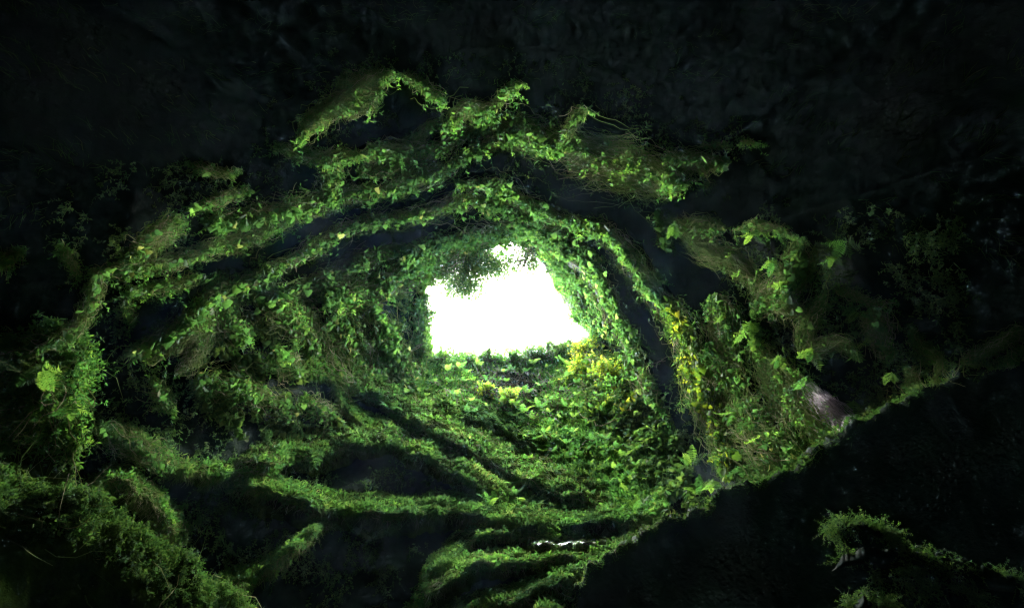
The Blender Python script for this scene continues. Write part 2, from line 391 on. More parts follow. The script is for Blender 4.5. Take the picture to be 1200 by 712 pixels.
LEDGES['M2'] = ledge([(385, 455), (415, 490), (445, 505), (470, 520), (500, 535)], -1, 16, .7, 18,
      'short lumpy moss rib hanging just under the steep diagonal ridge', 4000, .08)
LEDGES['P'] = ledge([(250, 690), (282, 678), (316, 662), (345, 645), (365, 628), (384, 606)], -1, 14, 1.35, 16,
      'thin mossy rib climbing from the lower left bank to the long level shelf', 7000, .07)
LEDGES['K'] = ledge([(470, 470), (505, 482), (540, 492), (570, 497), (600, 510), (640, 530)], -1, 28, .6, 18,
      'fern covered shelf with a dark gap beneath it, in the middle of the bright slope', 6000, .1)
LEDGES['E'] = ledge([(108, 566), (135, 566), (160, 577), (183, 596), (202, 622), (206, 640)], -1, 22, 1.0, 40,
      'curved green hump of moss standing above the lower left bank', 9000, .06)
LEDGES['F'] = ledge([(118, 500), (150, 512), (185, 535), (215, 552), (250, 556), (290, 553)], -1, 16, .5, 26,
      'dim sagging shelf of sparse moss on the shadowed left wall', 2500, .07)
# upper overhanging rings
LEDGES['R1'] = ledge([(390, 275), (440, 258), (500, 246), (539, 222), (567, 215), (602, 228), (650, 256), (701, 267), (732, 291), (765, 338), (786, 366), (806, 398), (815, 440), (828, 482), (846, 525), (852, 560)], 1, 20, 1.5, 30,
      'arched overhanging rock lip nearest round the top and right of the bright opening', 6000, .07, ROCK, .6, hang=300, group='overhanging rock lips ringing the opening')
LEDGES['R2'] = ledge([(300, 256), (351, 243), (398, 229), (451, 222), (483, 209), (518, 201), (545, 178), (585, 162), (630, 166), (680, 178), (730, 196), (780, 210), (830, 215)], 1, 22, 1.3, 26,
      'second overhanging rock lip, draped with straw coloured moss on its right half', 5000, .06, ROCK, .6, hang=300, group='overhanging rock lips ringing the opening')
LEDGES['R3'] = ledge([(330, 178), (380, 186), (430, 176), (480, 160), (530, 146), (570, 142), (610, 150)], 1, 12, .8, 20,
      'uppermost thin rock lip under the dark roof', 1500, .06, ROCK, .6, hang=200, group='overhanging rock lips ringing the opening')
LEDGES['L3'] = ledge([(154, 412), (190, 396), (225, 371), (253, 347), (281, 331), (309, 319), (350, 298), (390, 278)], 1, 18, .9, 20,
      'slanting overhanging rock rib on the left wall carrying a long vine', 3000, .06, ROCK, .6, hang=200, group='overhanging rock lips ringing the opening')
LEDGES['R5'] = ledge([(470, 305), (510, 288), (560, 276), (600, 271), (640, 278), (668, 300), (700, 335), (722, 370), (745, 410), (768, 455)], 1, 14, 1.1, 16,
      'innermost rock lip right above the opening, hidden under hanging ivy', 3000, .07, ROCK, .5, hang=200, group='overhanging rock lips ringing the opening')

# ------------------------------------------------------------------ foreground rocks (closed, swept from crest to foot)
def boulder(pts, zc, down, depth, thick, label, mat, nz=.12, name='rock_outcrop', bulge=.6, taper=False):
    """pts: crest line px,py left to right; zc: distance of the crest at each end; down: px the front reaches below"""
    c, L = resample(pts, max(60, int(80))); n = 220; c, L = resample(pts, n)
    z = np.interp(np.linspace(0, 1, n), np.linspace(0, 1, len(zc)), zc)
    jag = 5 * perlin(np.stack([np.linspace(0, L / 26, n)] * 3, -1)) + 2.5 * perlin(np.stack([np.linspace(0, L / 8, n)] * 3, -1) + 9)
    tp = np.clip(np.sin(math.pi * np.linspace(0, 1, n)) * 1.4, .02, 1) ** .8 if taper else np.ones(n)
    rows = []
    for t in np.linspace(0, 2 * math.pi, 64, endpoint=False):
        # ellipse-like section: t=pi/2 crest, t from pi/2 to pi: front, to 3pi/2: foot, back
        v = .5 - .5 * math.sin(t); v = v ** .9                                   # 0 at crest, 1 at foot
        px = c[:, 0] + down[0] * v * tp; py = c[:, 1] + jag * (1 - v) + down[1] * v * tp
        k = math.cos(t); k = math.copysign(abs(k) ** .7, k)
        rows.append(P(px, py, z + k * depth * (.35 + .65 * v ** bulge) * tp))
    G = np.stack(rows)
    G = G + nz * tp[None, :, None] * fbm(G * 1.5 + 7, 5, .55)[..., None] * nrm(G - G.mean(0)[None])
    G = G + nz * .35 * tp[None, :, None] * fbm(G * 6 + 3, 3)[..., None] * nrm(G - G.mean(0)[None])
    root = empty(name, G[16, n // 2], label, 'rock', None)
    Gw = np.concatenate([G, G[:1]])
    caps = []
    for j, rev in ((0, False), (n - 1, True)):
        ring = G[:, j]; cc = ring.mean(0)[None]; VV = np.concatenate([ring, cc]); m = len(ring)
        caps.append((VV, np.stack([np.arange(m), (np.arange(m) + 1) % m, np.full(m, m)], -1), None))
    f = grid_faces(64, n); i = np.arange(n - 1); f2 = np.stack([63 * n + i, 63 * n + i + 1, i + 1, i], -1)
    obj('rock', [(G.reshape(-1, 3), np.concatenate([f, f2]), None)] + caps, mat, root)
    return G, Gw, root
def dress(Gw, root, lo, hi, m, size, droop=.4, thr=-.2, clump=2.2, name='moss'):
    p, n, _ = grid_sample(Gw, m, lo, hi)
    obj(name, [moss_batch(p, n, size, droop, clump, thr)], MOSS, root)
# right foreground ridge
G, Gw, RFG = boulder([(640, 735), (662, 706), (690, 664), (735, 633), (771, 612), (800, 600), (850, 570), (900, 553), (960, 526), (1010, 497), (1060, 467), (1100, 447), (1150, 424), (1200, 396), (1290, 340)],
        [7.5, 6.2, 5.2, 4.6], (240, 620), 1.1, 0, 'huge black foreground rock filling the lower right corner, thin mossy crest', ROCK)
dress(Gw, RFG, .2, .285, 20000, .04, .3, -.3, 2.5)
p, n, _ = grid_sample(Gw, 500, .21, .265); st, lv = spray_batches(p, n + .4 * ZUP + .6 * rng.normal(size=p.shape), .16, .002, .03, 9, .5)
obj('leafy_sprays', [st, lv], SHRUB, RFG)
p, n, _ = grid_sample(Gw, 900, .20, .27); 
obj('hanging_strands', [strands(p, n + .3 * ZUP, .22, .003, 6, .5, .6)], STRAW, RFG)
# moss bands low on its dark face
def px_on(Gs, px, py, tol=9):
    """nearest grid points of a surface that project onto the given picture positions"""
    q = Gs.reshape(-1, 3) - CAM; z = q @ FW; x = 600 + FPX * (q @ RT) / z; y = 356 - FPX * (q @ UP) / z
    d = np.linalg.norm(q, axis=1); out = []
    for a, b in zip(px, py):
        k = np.where((x - a) ** 2 + (y - b) ** 2 < tol * tol)[0]
        if len(k): out.append(Gs.reshape(-1, 3)[k[np.argmin(d[k])]])
    return np.array(out)
def moss_band(Gs, root, pts, width, m, size, name='moss_patch', label=None, thr=-.1, strw=0):
    c, L = resample(pts, 200); s = rng.random(m); q = ptsat(c, s); w = width * np.interp(s, np.linspace(0, 1, 5), [.5, 1, .9, 1, .4])
    px = q[:, 0] + w * .6 * rng.normal(size=m); py = q[:, 1] + w * .6 * rng.normal(size=m)
    base = px_on(Gs, px[::6], py[::6]); base = np.repeat(base, 6, 0) + .03 * rng.normal(size=(len(base) * 6, 3))
    nn = nrm(CAM - base)
    o = obj(name, [moss_batch(base, nn + .5 * ZUP, size, .2, 3, thr)], MOSS, root)
    if label: o['label'] = label
for pts, zc, dn, lab in [([(968, 622), (985, 612), (1008, 609), (1030, 616), (1048, 628)], [3.95, 3.85], (3, 16), 'small dim moss tuft, uppermost on the dark face of the foreground rock'),
        ([(975, 668), (990, 652), (1012, 641), (1060, 643), (1110, 655), (1160, 668), (1230, 690)], [3.95, 3.6], (3, 24), 'long dim mossy rib on the dark face of the foreground rock'),
        ([(1025, 676), (1055, 664), (1085, 680), (1115, 690), (1150, 700)], [3.7, 3.6], (3, 20), 'lower dim mossy rib near the bottom right corner'),
        ([(995, 708), (1018, 698), (1045, 706)], [3.7, 3.65], (2, 16), 'tiny dim moss tuft at the bottom edge under the ribs')]:
    G2, Gw2, rr_ = boulder(pts, zc, dn, .22, 0, lab, ROCK, .05, 'mossy_rib', taper=True)
    rr_['group'] = 'dim mossy ribs on the dark foreground rock'
    p, n, _ = grid_sample(Gw2, 520 if len(pts) > 4 else 240, .2, .6); kp = perlin(p * 4) > -.05
    st, lv = spray_batches(p[kp], n[kp] + .6 * rng.normal(size=p[kp].shape), .12, .0015, .016, 10, .6)
    obj('moss', [st, lv], SHRUB, rr_)
# lower left bank
G, Gw, LFG = boulder([(-70, 500), (-20, 530), (10, 548), (40, 565), (80, 578), (115, 597), (150, 612), (180, 636), (215, 655), (250, 680), (285, 705), (310, 740)],
        [3.5, 4.0, 4.7, 5.5], (-60, 420), .8, 0, 'rounded moss covered bank sloping down across the lower left corner', MOSSY)
dress(Gw, LFG, .17, .36, 70000, .036, .3, -.08, 5)
p, n, _ = grid_sample(Gw, 2600, .18, .36); st, lv = spray_batches(p, n + .7 * rng.normal(size=p.shape), .12, .002, .028, 10, .4)
obj('leafy_sprays', [st, lv], SHRUB, LFG)
p, n, _ = grid_sample(Gw, 1500, .2, .4)
obj('fallen_twigs', [strands(p[:160], rng.normal(size=(160, 3)), .3, .005, 5, .5, .2)], STRAW, LFG)
# moss pillar at the left edge
G, Gw, LPL = boulder([(-60, 440), (-20, 418), (20, 408), (55, 400), (88, 412), (104, 440)], [4.9, 5.1, 5.5], (-30, 190), .8, 0,
        'bulging pillar of moss and ferns at the left edge above the bank', MOSSY, .3)
dress(Gw, LPL, .15, .55, 42000, .06, .9, -.0, 3)
p, n, _ = grid_sample(Gw, 1500, .18, .5); st, lv = spray_batches(p, n + .5 * TODOWN + .5 * rng.normal(size=p.shape), .3, .003, .045, 14, .9)
obj('leafy_sprays', [st, lv], FERN, LPL)
p, n, _ = grid_sample(Gw, 500, .2, .5)
obj('hanging_strands', [strands(p, n + TODOWN, .5, .005, 7, .3, 1.2)], STRAW, LPL)
# moss striped slabs bottom centre
LEDGES['Q1'] = ledge([(498, 690), (512, 672), (530, 655), (556, 634), (600, 626), (650, 630), (700, 636)], -1, 22, 1.0, 26, 'upper mossy slab of the streaked outcrop at bottom centre', 9000, .06, hang=500)
LEDGES['Q2'] = ledge([(484, 716), (515, 690), (550, 668), (600, 658), (650, 655), (700, 650)], -1, 24, 1.4, 30, 'middle mossy slab of the streaked outcrop at bottom centre', 9000, .06, hang=500)
LEDGES['Q3'] = ledge([(510, 740), (555, 714), (610, 700), (650, 682), (690, 662), (740, 640), (770, 622)], -1, 24, 1.7, 40, 'lowest mossy slab of the streaked outcrop, running down to the bottom edge', 9000, .06, hang=500)
LEDGES['Q4'] = ledge([(540, 735), (580, 735), (630, 722), (670, 700)], -1, 20, 2.1, 40, 'small dark slab tucked under the streaked outcrop', 2500, .06, hang=200)
LEDGES['WR'] = ledge([(612, 641), (640, 638), (670, 637), (700, 639), (722, 641)], -1, 8, 1.3, 6, 'wet violet grey stone shining on top of the streaked outcrop', 250, .05, WET, 1.3, hang=120)
# ------------------------------------------------------------------ vines
def vine(pts, width, label, leaves=500, lpx=9, straw=220, mossn=1200, lift=.5, cat='vine', stems=4, leafmat=None, group='ivy vines trailing round the cave walls', slen=1.0, off=0.0, strawmat=None, dens=None, wig=5.5):
    lifts = np.atleast_1d(np.array(lift, float)); lift_at = lambda s: np.interp(s, np.linspace(0, 1, len(lifts)), lifts) if len(lifts) > 1 else np.full(np.shape(s), lifts[0])
    c, L = resample(pts, 240); nn = normal2(c); m_ = (pts[len(pts) // 2][0], pts[len(pts) // 2][1])
    Zmid = float(Zw(*m_)) ; base = W(c[0, 0], c[0, 1], lifts[0])
    root = empty('ivy_vine', base, label, cat, group)
    def along(s, w):
        w = w * np.clip(np.minimum(s, 1 - s) * 5 + .4, .3, 1)
        q = ptsat(c, s); k = ptsat(nn, s)
        return q[:, 0] + k[:, 0] * w, q[:, 1] + k[:, 1] * w
    cl = lambda s: (1.0 + 0 * s) if strawmat is not None else np.clip(.75 + 1.1 * perlin(np.stack([s * L / 22, s * 0 + L, s * 0], -1)), .15, 1.6)     # bunches and gaps
    # stems
    K = 60; S = []
    for k in range(stems):
        s0, s1 = sorted(rng.random(2) * .35 * np.array([1, 1])); s0 = 0 if k == 0 else s0; s1 = 1 - (0 if k == 0 else s1)
        s = np.linspace(s0, s1, K); w = (width * .35) * perlin(np.stack([s * L / 35, s * 0 + k * 7, s * 0 + L], -1)) * (1 if k else .4)
        px, py = along(s, w); S.append(P(px, py, Zw(px, py) - lift_at(s) + .1 * perlin(np.stack([s * 9, s * 0, s * 0 + k], -1))))
    S = np.stack(S)
    V_, F_, T_ = tubes(S, np.full(S.shape[:2], .012 * Zmid / 10) * np.linspace(1.3, .6, K)[None] * (1 if stems > 1 else 1), 4)
    obj('stem', [(V_, F_, T_)], STEM, root)
    # dry strands and moss lying along the run
    if straw:
        straw = int(straw * (.75 if straw > 600 else 1.3))
        s0 = rng.random(straw); ln = (20 + 45 * rng.random(straw)) * slen / L
        ln = np.minimum(ln, .4 + .1 * rng.random(straw)); ln = np.where(s0 + ln > 1.0, -ln, np.where((s0 - ln > 0) & (rng.random(straw) < .5), -ln, ln))
        w0 = rng.normal(size=straw) * width * .42 * cl(s0); w1 = w0 + rng.normal(size=straw) * width * .45 + width * .15
        K = 9; u = np.linspace(0, 1, K)[None]
        s = s0[:, None] + ln[:, None] * u; w = w0[:, None] * (1 - u) + w1[:, None] * u + wig * perlin(np.stack([u * 4.5 + s0[:, None] * 50, w0[:, None] + 0 * u, 0 * s], -1)) * 1.6
        px, py = along(s.ravel(), w.ravel()); Zs = Zw(px, py) - lift_at(s.ravel()) + .12 * rng.normal(size=(straw, 1)).repeat(K, 1).ravel()
        pth = P(px, py, Zs).reshape(straw, K, 3)
        obj('dry_strands', [tubes(pth, np.full((straw, K), .0042 * Zmid / 10) * (.5 + rng.random((straw, 1))))], strawmat or STRAW, root)
    if mossn:
        mossn = int(mossn * 1.4); s = rng.random(mossn); w = rng.normal(size=mossn) * width * np.where(rng.random(mossn) < .6, .28, .62) * cl(s) ** 1.5
        px, py = along(s, w); p = P(px, py, Zw(px, py) - lift_at(s) + .1 * rng.normal(size=mossn))
        obj('moss', [moss_batch(p, nrm(CAM - p) * .3 + UP * .2, .085 * Zmid / 10, .9, 2.2, -.3)], MOSS, root)
    width = width * .66
    ns = int(L * .34 * (1 if width < 14 else 1.6) * (0.25 if leaves < 12 else 1)) + 3
    s = np.clip(rng.random(ns * 3), 0, 1); s = s[rng.random(len(s)) < cl(s) / 1.3][:ns]; w = rng.normal(size=len(s)) * width * .35
    px, py = along(s, w); p = P(px, py, Zw(px, py) - lift_at(s)); tg = ptsat(c, np.clip(s + .02, 0, 1)) - ptsat(c, s - .02)
    tg3 = nrm(RT * tg[:, :1] - UP * tg[:, 1:2]) * np.where(rng.random(len(s)) < .5, -1, 1)[:, None]
    st, lv = spray_batches(p, tg3 * .7 + TODOWN * .5 + .5 * rng.normal(size=p.shape), .36 * Zmid / 10, .004 * Zmid / 10, .055 * Zmid / 10, 13)
    obj('sprays', [st, lv], leafmat or (FERN if rng.random() < .6 else IVY), root)
    if leaves:
        leaves = int(leaves * (1.8 if 'right wall' in (group or '') else 1.15))
        s = rng.random(leaves * 3); keep = rng.random(len(s)) < cl(s) / 1.6
        if dens is not None: keep &= rng.random(len(s)) < np.interp(s, np.linspace(0, 1, len(dens)), dens)
        s = s[keep][:leaves]; m = len(s)
        w = width * (off + .45 * rng.normal(size=m)) * np.sqrt(cl(s))
        px, py = along(s, w); p = P(px, py, Zw(px, py) - lift_at(s) - .1 + .12 * rng.normal(size=m))
        size = .60 * lpx * Zmid / FPX * (.35 + 1.1 * rng.random(m) ** 1.7)
        yd = nrm(TODOWN * 1.1 - FW * .15 + .42 * rng.normal(size=(m, 3)))
        zd = nrm(nrm(CAM - p) * .8 + ZUP * .5 + .55 * rng.normal(size=(m, 3)))
        obj('leaves', [scatter(IVYT, p, yd, zd, size, np.clip(.45 + .3 * rng.normal(size=m), 0, 1))], leafmat or IVY, root)
    return root
V = vine
V([(154, 412), (190, 396), (225, 371), (253, 347), (281, 331), (309, 319), (350, 298), (388, 278), (416, 262), (468, 254), (511, 245), (553, 233), (600, 246)], 13,
  'long ivy vine slanting up from the left wall to the arch above the opening', 620, 11, 420, 3000, [1.05, 1.05, 1.15, 1.5, 1.75, 1.75], off=.5)
V([(535, 214), (567, 214), (602, 227), (650, 255), (701, 267), (732, 291), (765, 338), (786, 366)], 14,
  'thick ivy garland over the top right of the inner arch, leaves hanging in a fringe', 900, 11, 420, 4500, 1.75, off=.5)
V([(765, 335), (786, 366), (806, 398), (812, 440), (828, 482), (842, 515), (852, 560)], 15,
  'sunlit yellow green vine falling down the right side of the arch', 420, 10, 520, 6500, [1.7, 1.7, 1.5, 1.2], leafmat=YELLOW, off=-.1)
V([(240, 258), (280, 256), (320, 249), (351, 243), (398, 229), (451, 222), (483, 209), (518, 201), (545, 182)], 14,
  'mossy vine along the left half of the second rock lip', 560, 11, 500, 3800, [1.0, 1.35, 1.5, 1.5], off=.4)
V([(545, 182), (581, 166), (620, 166), (660, 178)], 11, 'short leafy vine where the second rock lip turns downward', 150, 12, 200, 1500, 1.5, off=.4)
V([(560, 141), (600, 150), (640, 164), (672, 172)], 18, 'ivy topped clump with three broad leaves beneath the roof edge', 150, 14, 380, 3500, 1.5, off=.5)
V([(640, 163), (690, 178), (735, 193), (775, 207), (805, 216)], 30, 'thick straw coloured mat of trailing moss right of the roof clump', 50, 9, 1500, 3000, 1.5, slen=1.6, group='straw mats and moss clumps under the roof')
V([(775, 190), (810, 188), (850, 192)], 16, 'bright tuft of moss and leaves at the right tip of the second lip', 60, 12, 350, 2500, 1.4, group='straw mats and moss clumps under the roof')
V([(655, 172), (665, 155), (676, 134), (690, 130)], 6, 'thin upturned straw sprig above the straw coloured mat', 4, 7, 105, 525, 2.1, group='straw mats and moss clumps under the roof')
V([(560, 142), (585, 118), (600, 103), (615, 98)], 8, 'leafy sprig pointing up to the right from the top lip', 40, 9, 105, 1050, 2.1)
V([(522, 150), (545, 128), (570, 130), (582, 140)], 12, 'small tangled clump of vine at the crown of the upper lip', 60, 10, 240, 1950, 2.1)
V([(325, 170), (355, 180), (385, 184), (420, 180)], 9, 'thin vine reaching left like a finger from the upper lip', 50, 8, 195, 2250, [1.2, 1.5])
V([(352, 165), (368, 140), (395, 122), (430, 118), (448, 108)], 18, 'dry feathery moss clump high on the left of the roof', 20, 9, 720, 3300, 2.1, group='straw mats and moss clumps under the roof', slen=.8)
V([(395, 95), (425, 98), (450, 92), (462, 84)], 10, 'topmost arched tuft of moss against the black roof', 10, 8, 300, 2250, 2.1, group='straw mats and moss clumps under the roof')
V([(468, 88), (490, 96), (505, 108), (520, 118)], 7, 'dim curling sprig beside the topmost tuft', 12, 7, 90, 750, 2.1, group='straw mats and moss clumps under the roof')
V([(385, 184), (392, 200), (388, 220), (384, 236)], 16, 'bright bunch of ivy leaves linking the two left lips', 120, 11, 160, 2200, 1.5)
V([(410, 184), (450, 178), (500, 178), (545, 158), (575, 150)], 12, 'loose vine with scattered leaves strung between the two left lips', 170, 10, 300, 1800, 1.4)
V([(470, 196), (500, 150), (520, 140)], 5, 'straw sprig hanging between lips near the roof centre', 0, 9, 90, 300, 1.1, group='straw mats and moss clumps under the roof')
V([(420, 200), (455, 200), (480, 190)], 9, 'little leaf bunch strung across the left gap', 60, 10, 80, 600, 1.1)
V([(112, 317), (150, 314), (182, 310), (217, 302), (250, 290), (300, 276), (345, 262)], 12, 'dim vine crossing the dark left wall above the slanting one', 230, 9, 330, 3000, 1.2, off=.3)
V([(150, 300), (170, 288), (190, 274), (218, 258)], 16, 'feathery green moss clump pointing down left on the left wall', 90, 10, 420, 2800, 1.3)
V([(225, 243), (246, 238), (275, 228), (296, 223)], 8, 'short leafy sprig alone on the upper left wall', 60, 9, 90, 600, 1.2)
V([(225, 192), (250, 200), (268, 204), (284, 198)], 8, 'small faint star of leaves high on the dark left wall', 14, 9, 60, 500, 1.2)
V([(154, 343), (170, 338), (190, 336), (212, 332), (235, 322)], 9, 'short crooked vine between the dim vine and the slanting rib', 70, 9, 150, 1300, 1.2)
V([(150, 345), (150, 362), (158, 378)], 7, 'little drooping end of vine on the dark left wall', 20, 9, 40, 350, .8)
V([(116, 316), (113, 341), (104, 366), (84, 390), (53, 406)], 10, 'ragged vine hanging toward the moss pillar at the left edge', 60, 10, 260, 2400, 1.2, stems=3)
V([(72, 285), (82, 305), (92, 322)], 6, 'tiny broken vine near the left edge', 0, 9, 50, 350, .7)
V([(-8, 312), (10, 302), (26, 292)], 11, 'bright leafy tuft cut by the left edge of the cave view', 40, 10, 90, 900, .7)
V([(470, 302), (510, 287), (560, 277), (600, 272), (640, 279), (668, 300)], 20, 'dense curtain of ivy right above the opening', 900, 10, 250, 3000, 1.4, off=.35)
V([(668, 292), (690, 312), (707, 335), (722, 370), (738, 402), (752, 440), (770, 478)], 15, 'inner right ivy curtain between opening and sunlit vine', 620, 10, 200, 2600, 1.4)
V([(556, 237), (600, 252), (640, 272), (680, 290), (705, 305)], 16, 'middle ivy string sagging under the arch', 420, 10, 130, 1500, 1.3, off=.2)
V([(380, 350), (420, 345), (455, 330), (480, 318), (505, 300)], 24, 'leafy vine rising to the opening from its left', 560, 10, 330, 2600, 1.1)
V([(330, 345), (372, 330), (400, 318), (440, 300), (490, 290)], 15, 'straggling ivy just left of the arch, above the rising vine', 330, 10, 240, 1600, .9)
V([(250, 320), (262, 350), (272, 378), (292, 400)], 26, 'dim mass of small leaves hanging under the slanting rib', 280, 9, 170, 1500, .6)
V([(300, 340), (335, 358), (360, 385), (372, 415)], 30, 'green tangle of leaves hung down the left middle wall', 460, 9, 320, 2600, .7)
V([(395, 365), (410, 395), (425, 425), (450, 445)], 30, 'brownish tangle of vine and leaves left of the bright slope', 420, 9, 420, 2600, .8)
V([(440, 360), (455, 395), (465, 425), (490, 450)], 30, 'leafy mass bordering the left side of the opening', 620, 10, 180, 2000, .9)
V([(322, 408), (335, 425), (352, 438)], 18, 'brilliant green cushion of leaves at the head of the diagonal ridge', 110, 11, 120, 4000, .9)
V([(225, 450), (265, 450), (300, 460), (330, 475), (350, 500)], 26, 'sparse dim ivy scattered below the left middle wall', 330, 9, 160, 1500, .6)
V([(180, 440), (195, 468), (205, 482)], 14, 'faint drooping sprays under the slanting rib end', 60, 8, 90, 700, .6)
V([(350, 470), (380, 480), (405, 500)], 16, 'dim sprig hanging beneath the diagonal ridge', 70, 9, 60, 700, .6)
V([(120, 498), (150, 515), (180, 535), (205, 548)], 20, 'dull feathery vine on the dark wall over the left bank', 150, 9, 160, 2400, .6)
V([(170, 425), (200, 405), (225, 385), (245, 370)], 9, 'fan of straw threads under the slanting rib', 10, 9, 420, 600, .9, group='straw mats and moss clumps under the roof', slen=1.2)
V([(205, 440), (225, 420), (240, 395), (250, 375)], 12, 'crinkled brown threads hanging in the shade of the rib', 0, 9, 280, 500, .8, group='straw mats and moss clumps under the roof')
V([(630, 286), (650, 303), (665, 330), (680, 362), (700, 396)], 16, 'pale sunlit leaves edging the opening on its right', 520, 9, 60, 900, .35, group='leafy fringes along the edge of the opening')
V([(640, 300), (668, 318), (690, 345), (706, 380), (716, 400)], 16, 'second row of leaves just outside the right edge of the opening', 520, 9, 60, 900, .45, group='leafy fringes along the edge of the opening')
V([(492, 340), (506, 316), (526, 298), (560, 286), (600, 278)], 12, 'leafy fringe along the upper left edge of the opening', 420, 9, 60, 900, .5, group='leafy fringes along the edge of the opening')
V([(502, 410), (496, 385), (492, 362), (498, 345)], 14, 'ragged leafy fringe down the left edge of the opening', 380, 8, 60, 900, .35, group='leafy fringes along the edge of the opening')
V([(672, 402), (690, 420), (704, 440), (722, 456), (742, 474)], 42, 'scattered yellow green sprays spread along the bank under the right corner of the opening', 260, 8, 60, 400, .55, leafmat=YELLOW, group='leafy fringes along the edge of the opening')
# right wall
V([(770, 245), (774, 262), (780, 280), (784, 292)], 8, 'bunch of long bright leaves at the left end of the right wall vines', 60, 13, 50, 500, 1.2)
V([(778, 258), (800, 264), (825, 262), (850, 268)], 10, 'green moss string beside the bunch of long bright leaves', 30, 10, 200, 1200, 1.1)
V([(790, 270), (815, 285), (840, 298), (858, 305), (880, 325), (893, 345)], 15, 'brown straw rope sloping down to the right wall ferns', 6, 9, 700, 500, 1.1, slen=1.3, group='tangled straw vines on the right wall')
V([(858, 270), (885, 264), (912, 268), (932, 280)], 5, 'thin tendril linking two ferns on the right wall', 10, 9, 60, 300, 1.35)
V([(940, 280), (935, 310), (925, 335), (900, 352), (880, 370)], 22, 'leafy column in the middle of the right wall', 210, 10, 420, 2200, 1.35, group='tangled straw vines on the right wall')
V([(880, 330), (900, 350), (925, 360), (945, 365)], 14, 'grey straw tangle above the hanging ferns', 20, 9, 350, 500, 1.35, group='tangled straw vines on the right wall')
V([(835, 345), (850, 375), (850, 400), (865, 420)], 20, 'pale mossy tangle right of the sunlit vine', 120, 9, 500, 3000, 1.35, group='tangled straw vines on the right wall')
V([(830, 400), (850, 440), (870, 480), (900, 515), (930, 535)], 34, 'bright beige tangle beside the lower sunlit vine', 180, 9, 1300, 6000, 1.35, group='tangled straw vines on the right wall')
V([(880, 400), (900, 430), (930, 465), (960, 500), (985, 515)], 22, 'brown strands raked down toward the foreground rock', 60, 9, 900, 1600, 1.35, slen=1.5, group='tangled straw vines on the right wall')
V([(838, 500), (850, 530), (880, 548), (930, 540), (970, 520)], 15, 'mossy fringe hanging just above the foreground rock crest', 200, 9, 400, 5000, .8, group='tangled straw vines on the right wall')
V([(965, 345), (950, 375), (942, 395), (950, 410), (985, 402), (1005, 418)], 10, 'curled mossy loop between two hanging ferns', 10, 9, 330, 1800, 1.35, group='tangled straw vines on the right wall')
V([(975, 338), (1000, 345), (1015, 352), (1050, 355)], 5, 'thin dark tendril above the far right ferns', 6, 9, 70, 250, .8)
V([(1020, 360), (1030, 385), (1035, 405), (1045, 415)], 18, 'tuft of brown strands and leaves on the dark right wall', 60, 10, 320, 1000, .8, group='tangled straw vines on the right wall')
V([(1065, 380), (1075, 400), (1092, 414), (1102, 420), (1098, 436), (1095, 452)], 5, 'crooked mossy vine dropping onto the foreground crest at right', 0, 9, 120, 1800, .7, stems=5)
V([(1062, 430), (1070, 445), (1066, 462)], 7, 'short pale vine end beside the crooked vine', 0, 9, 80, 400, .7)
V([(1125, 425), (1160, 408), (1200, 385)], 9, 'dim twiggy moss above the far right rock crest', 6, 9, 200, 900, .6)
V([(938, 448), (958, 466), (978, 484), (1003, 503)], 12, 'fan of pale violet roots splayed over the rock on the right', 10, 9, 260, 120, 1.4, cat='roots', slen=1.6, wig=1.3, strawmat=ROOTS, group='pale roots on the wet rock', stems=2)
V([(868, 165), (890, 168)], 2, 'single short tendril in the dark right of the roof mat', 2, 6, 14, 60, 1.35)
V([(820, 172), (850, 170), (858, 176)], 3, 'faint thin tendril over the bright right tip tuft', 3, 6, 30, 120, 1.35)
V([(870, 268), (885, 262), (895, 272)], 9, 'leaf bunch on the thin tendril', 30, 11, 20, 300, 1.35)

# ------------------------------------------------------------------ ferns
FMESH = []
def fern_frond_mesh(k):
    while len(FMESH) < 3:
        i = len(FMESH); FMESH.append([mesh_data('frond', [(FRONDS[i][0], FRONDS[i][1], np.full(len(FRONDS[i][1]), tt_))], FERN, False) for tt_ in (.15, .45, .75, .95)])
    return FMESH[k]
from mathutils import Matrix, Vector
def fern(px, py, size_px, label, group=None, fronds=6, lift=.15, aim=None, spread=1.0, tint=None, point=None):
    Z = float(Zw(px, py)) - lift; base = P(px, py, Z); size = size_px * Z / FPX
    root = empty('fern', base, label, 'fern', group)
    out = nrm(nrm(CAM - base) * .5 + (aim if aim is not None else ZUP * .6))
    for k in range(fronds):
        an = 2 * math.pi * (k + rng.random() * .6) / fronds
        s1 = nrm(np.cross(out, [0.3, .2, 1.0])); s2 = np.cross(out, s1)
        d = nrm(out * (.5 + .3 * rng.random()) + spread * (s1 * math.cos(an) + s2 * math.sin(an)) + .12 * rng.normal(size=3))
        x = nrm(np.cross(d, out)); z = np.cross(x, d); s = size * (.75 + .4 * rng.random())
        o = bpy.data.objects.new('frond', fern_frond_mesh(int(rng.integers(3)))[int(np.clip((tint if tint is not None else rng.random()) * 4, 0, 3))])
        COL.objects.link(o); o.parent = root
        o.matrix_local = Matrix([[x[i] * s, d[i] * s, z[i] * s, 0] for i in range(3)] + [[0, 0, 0, 1]])
    return root
DN = -UP
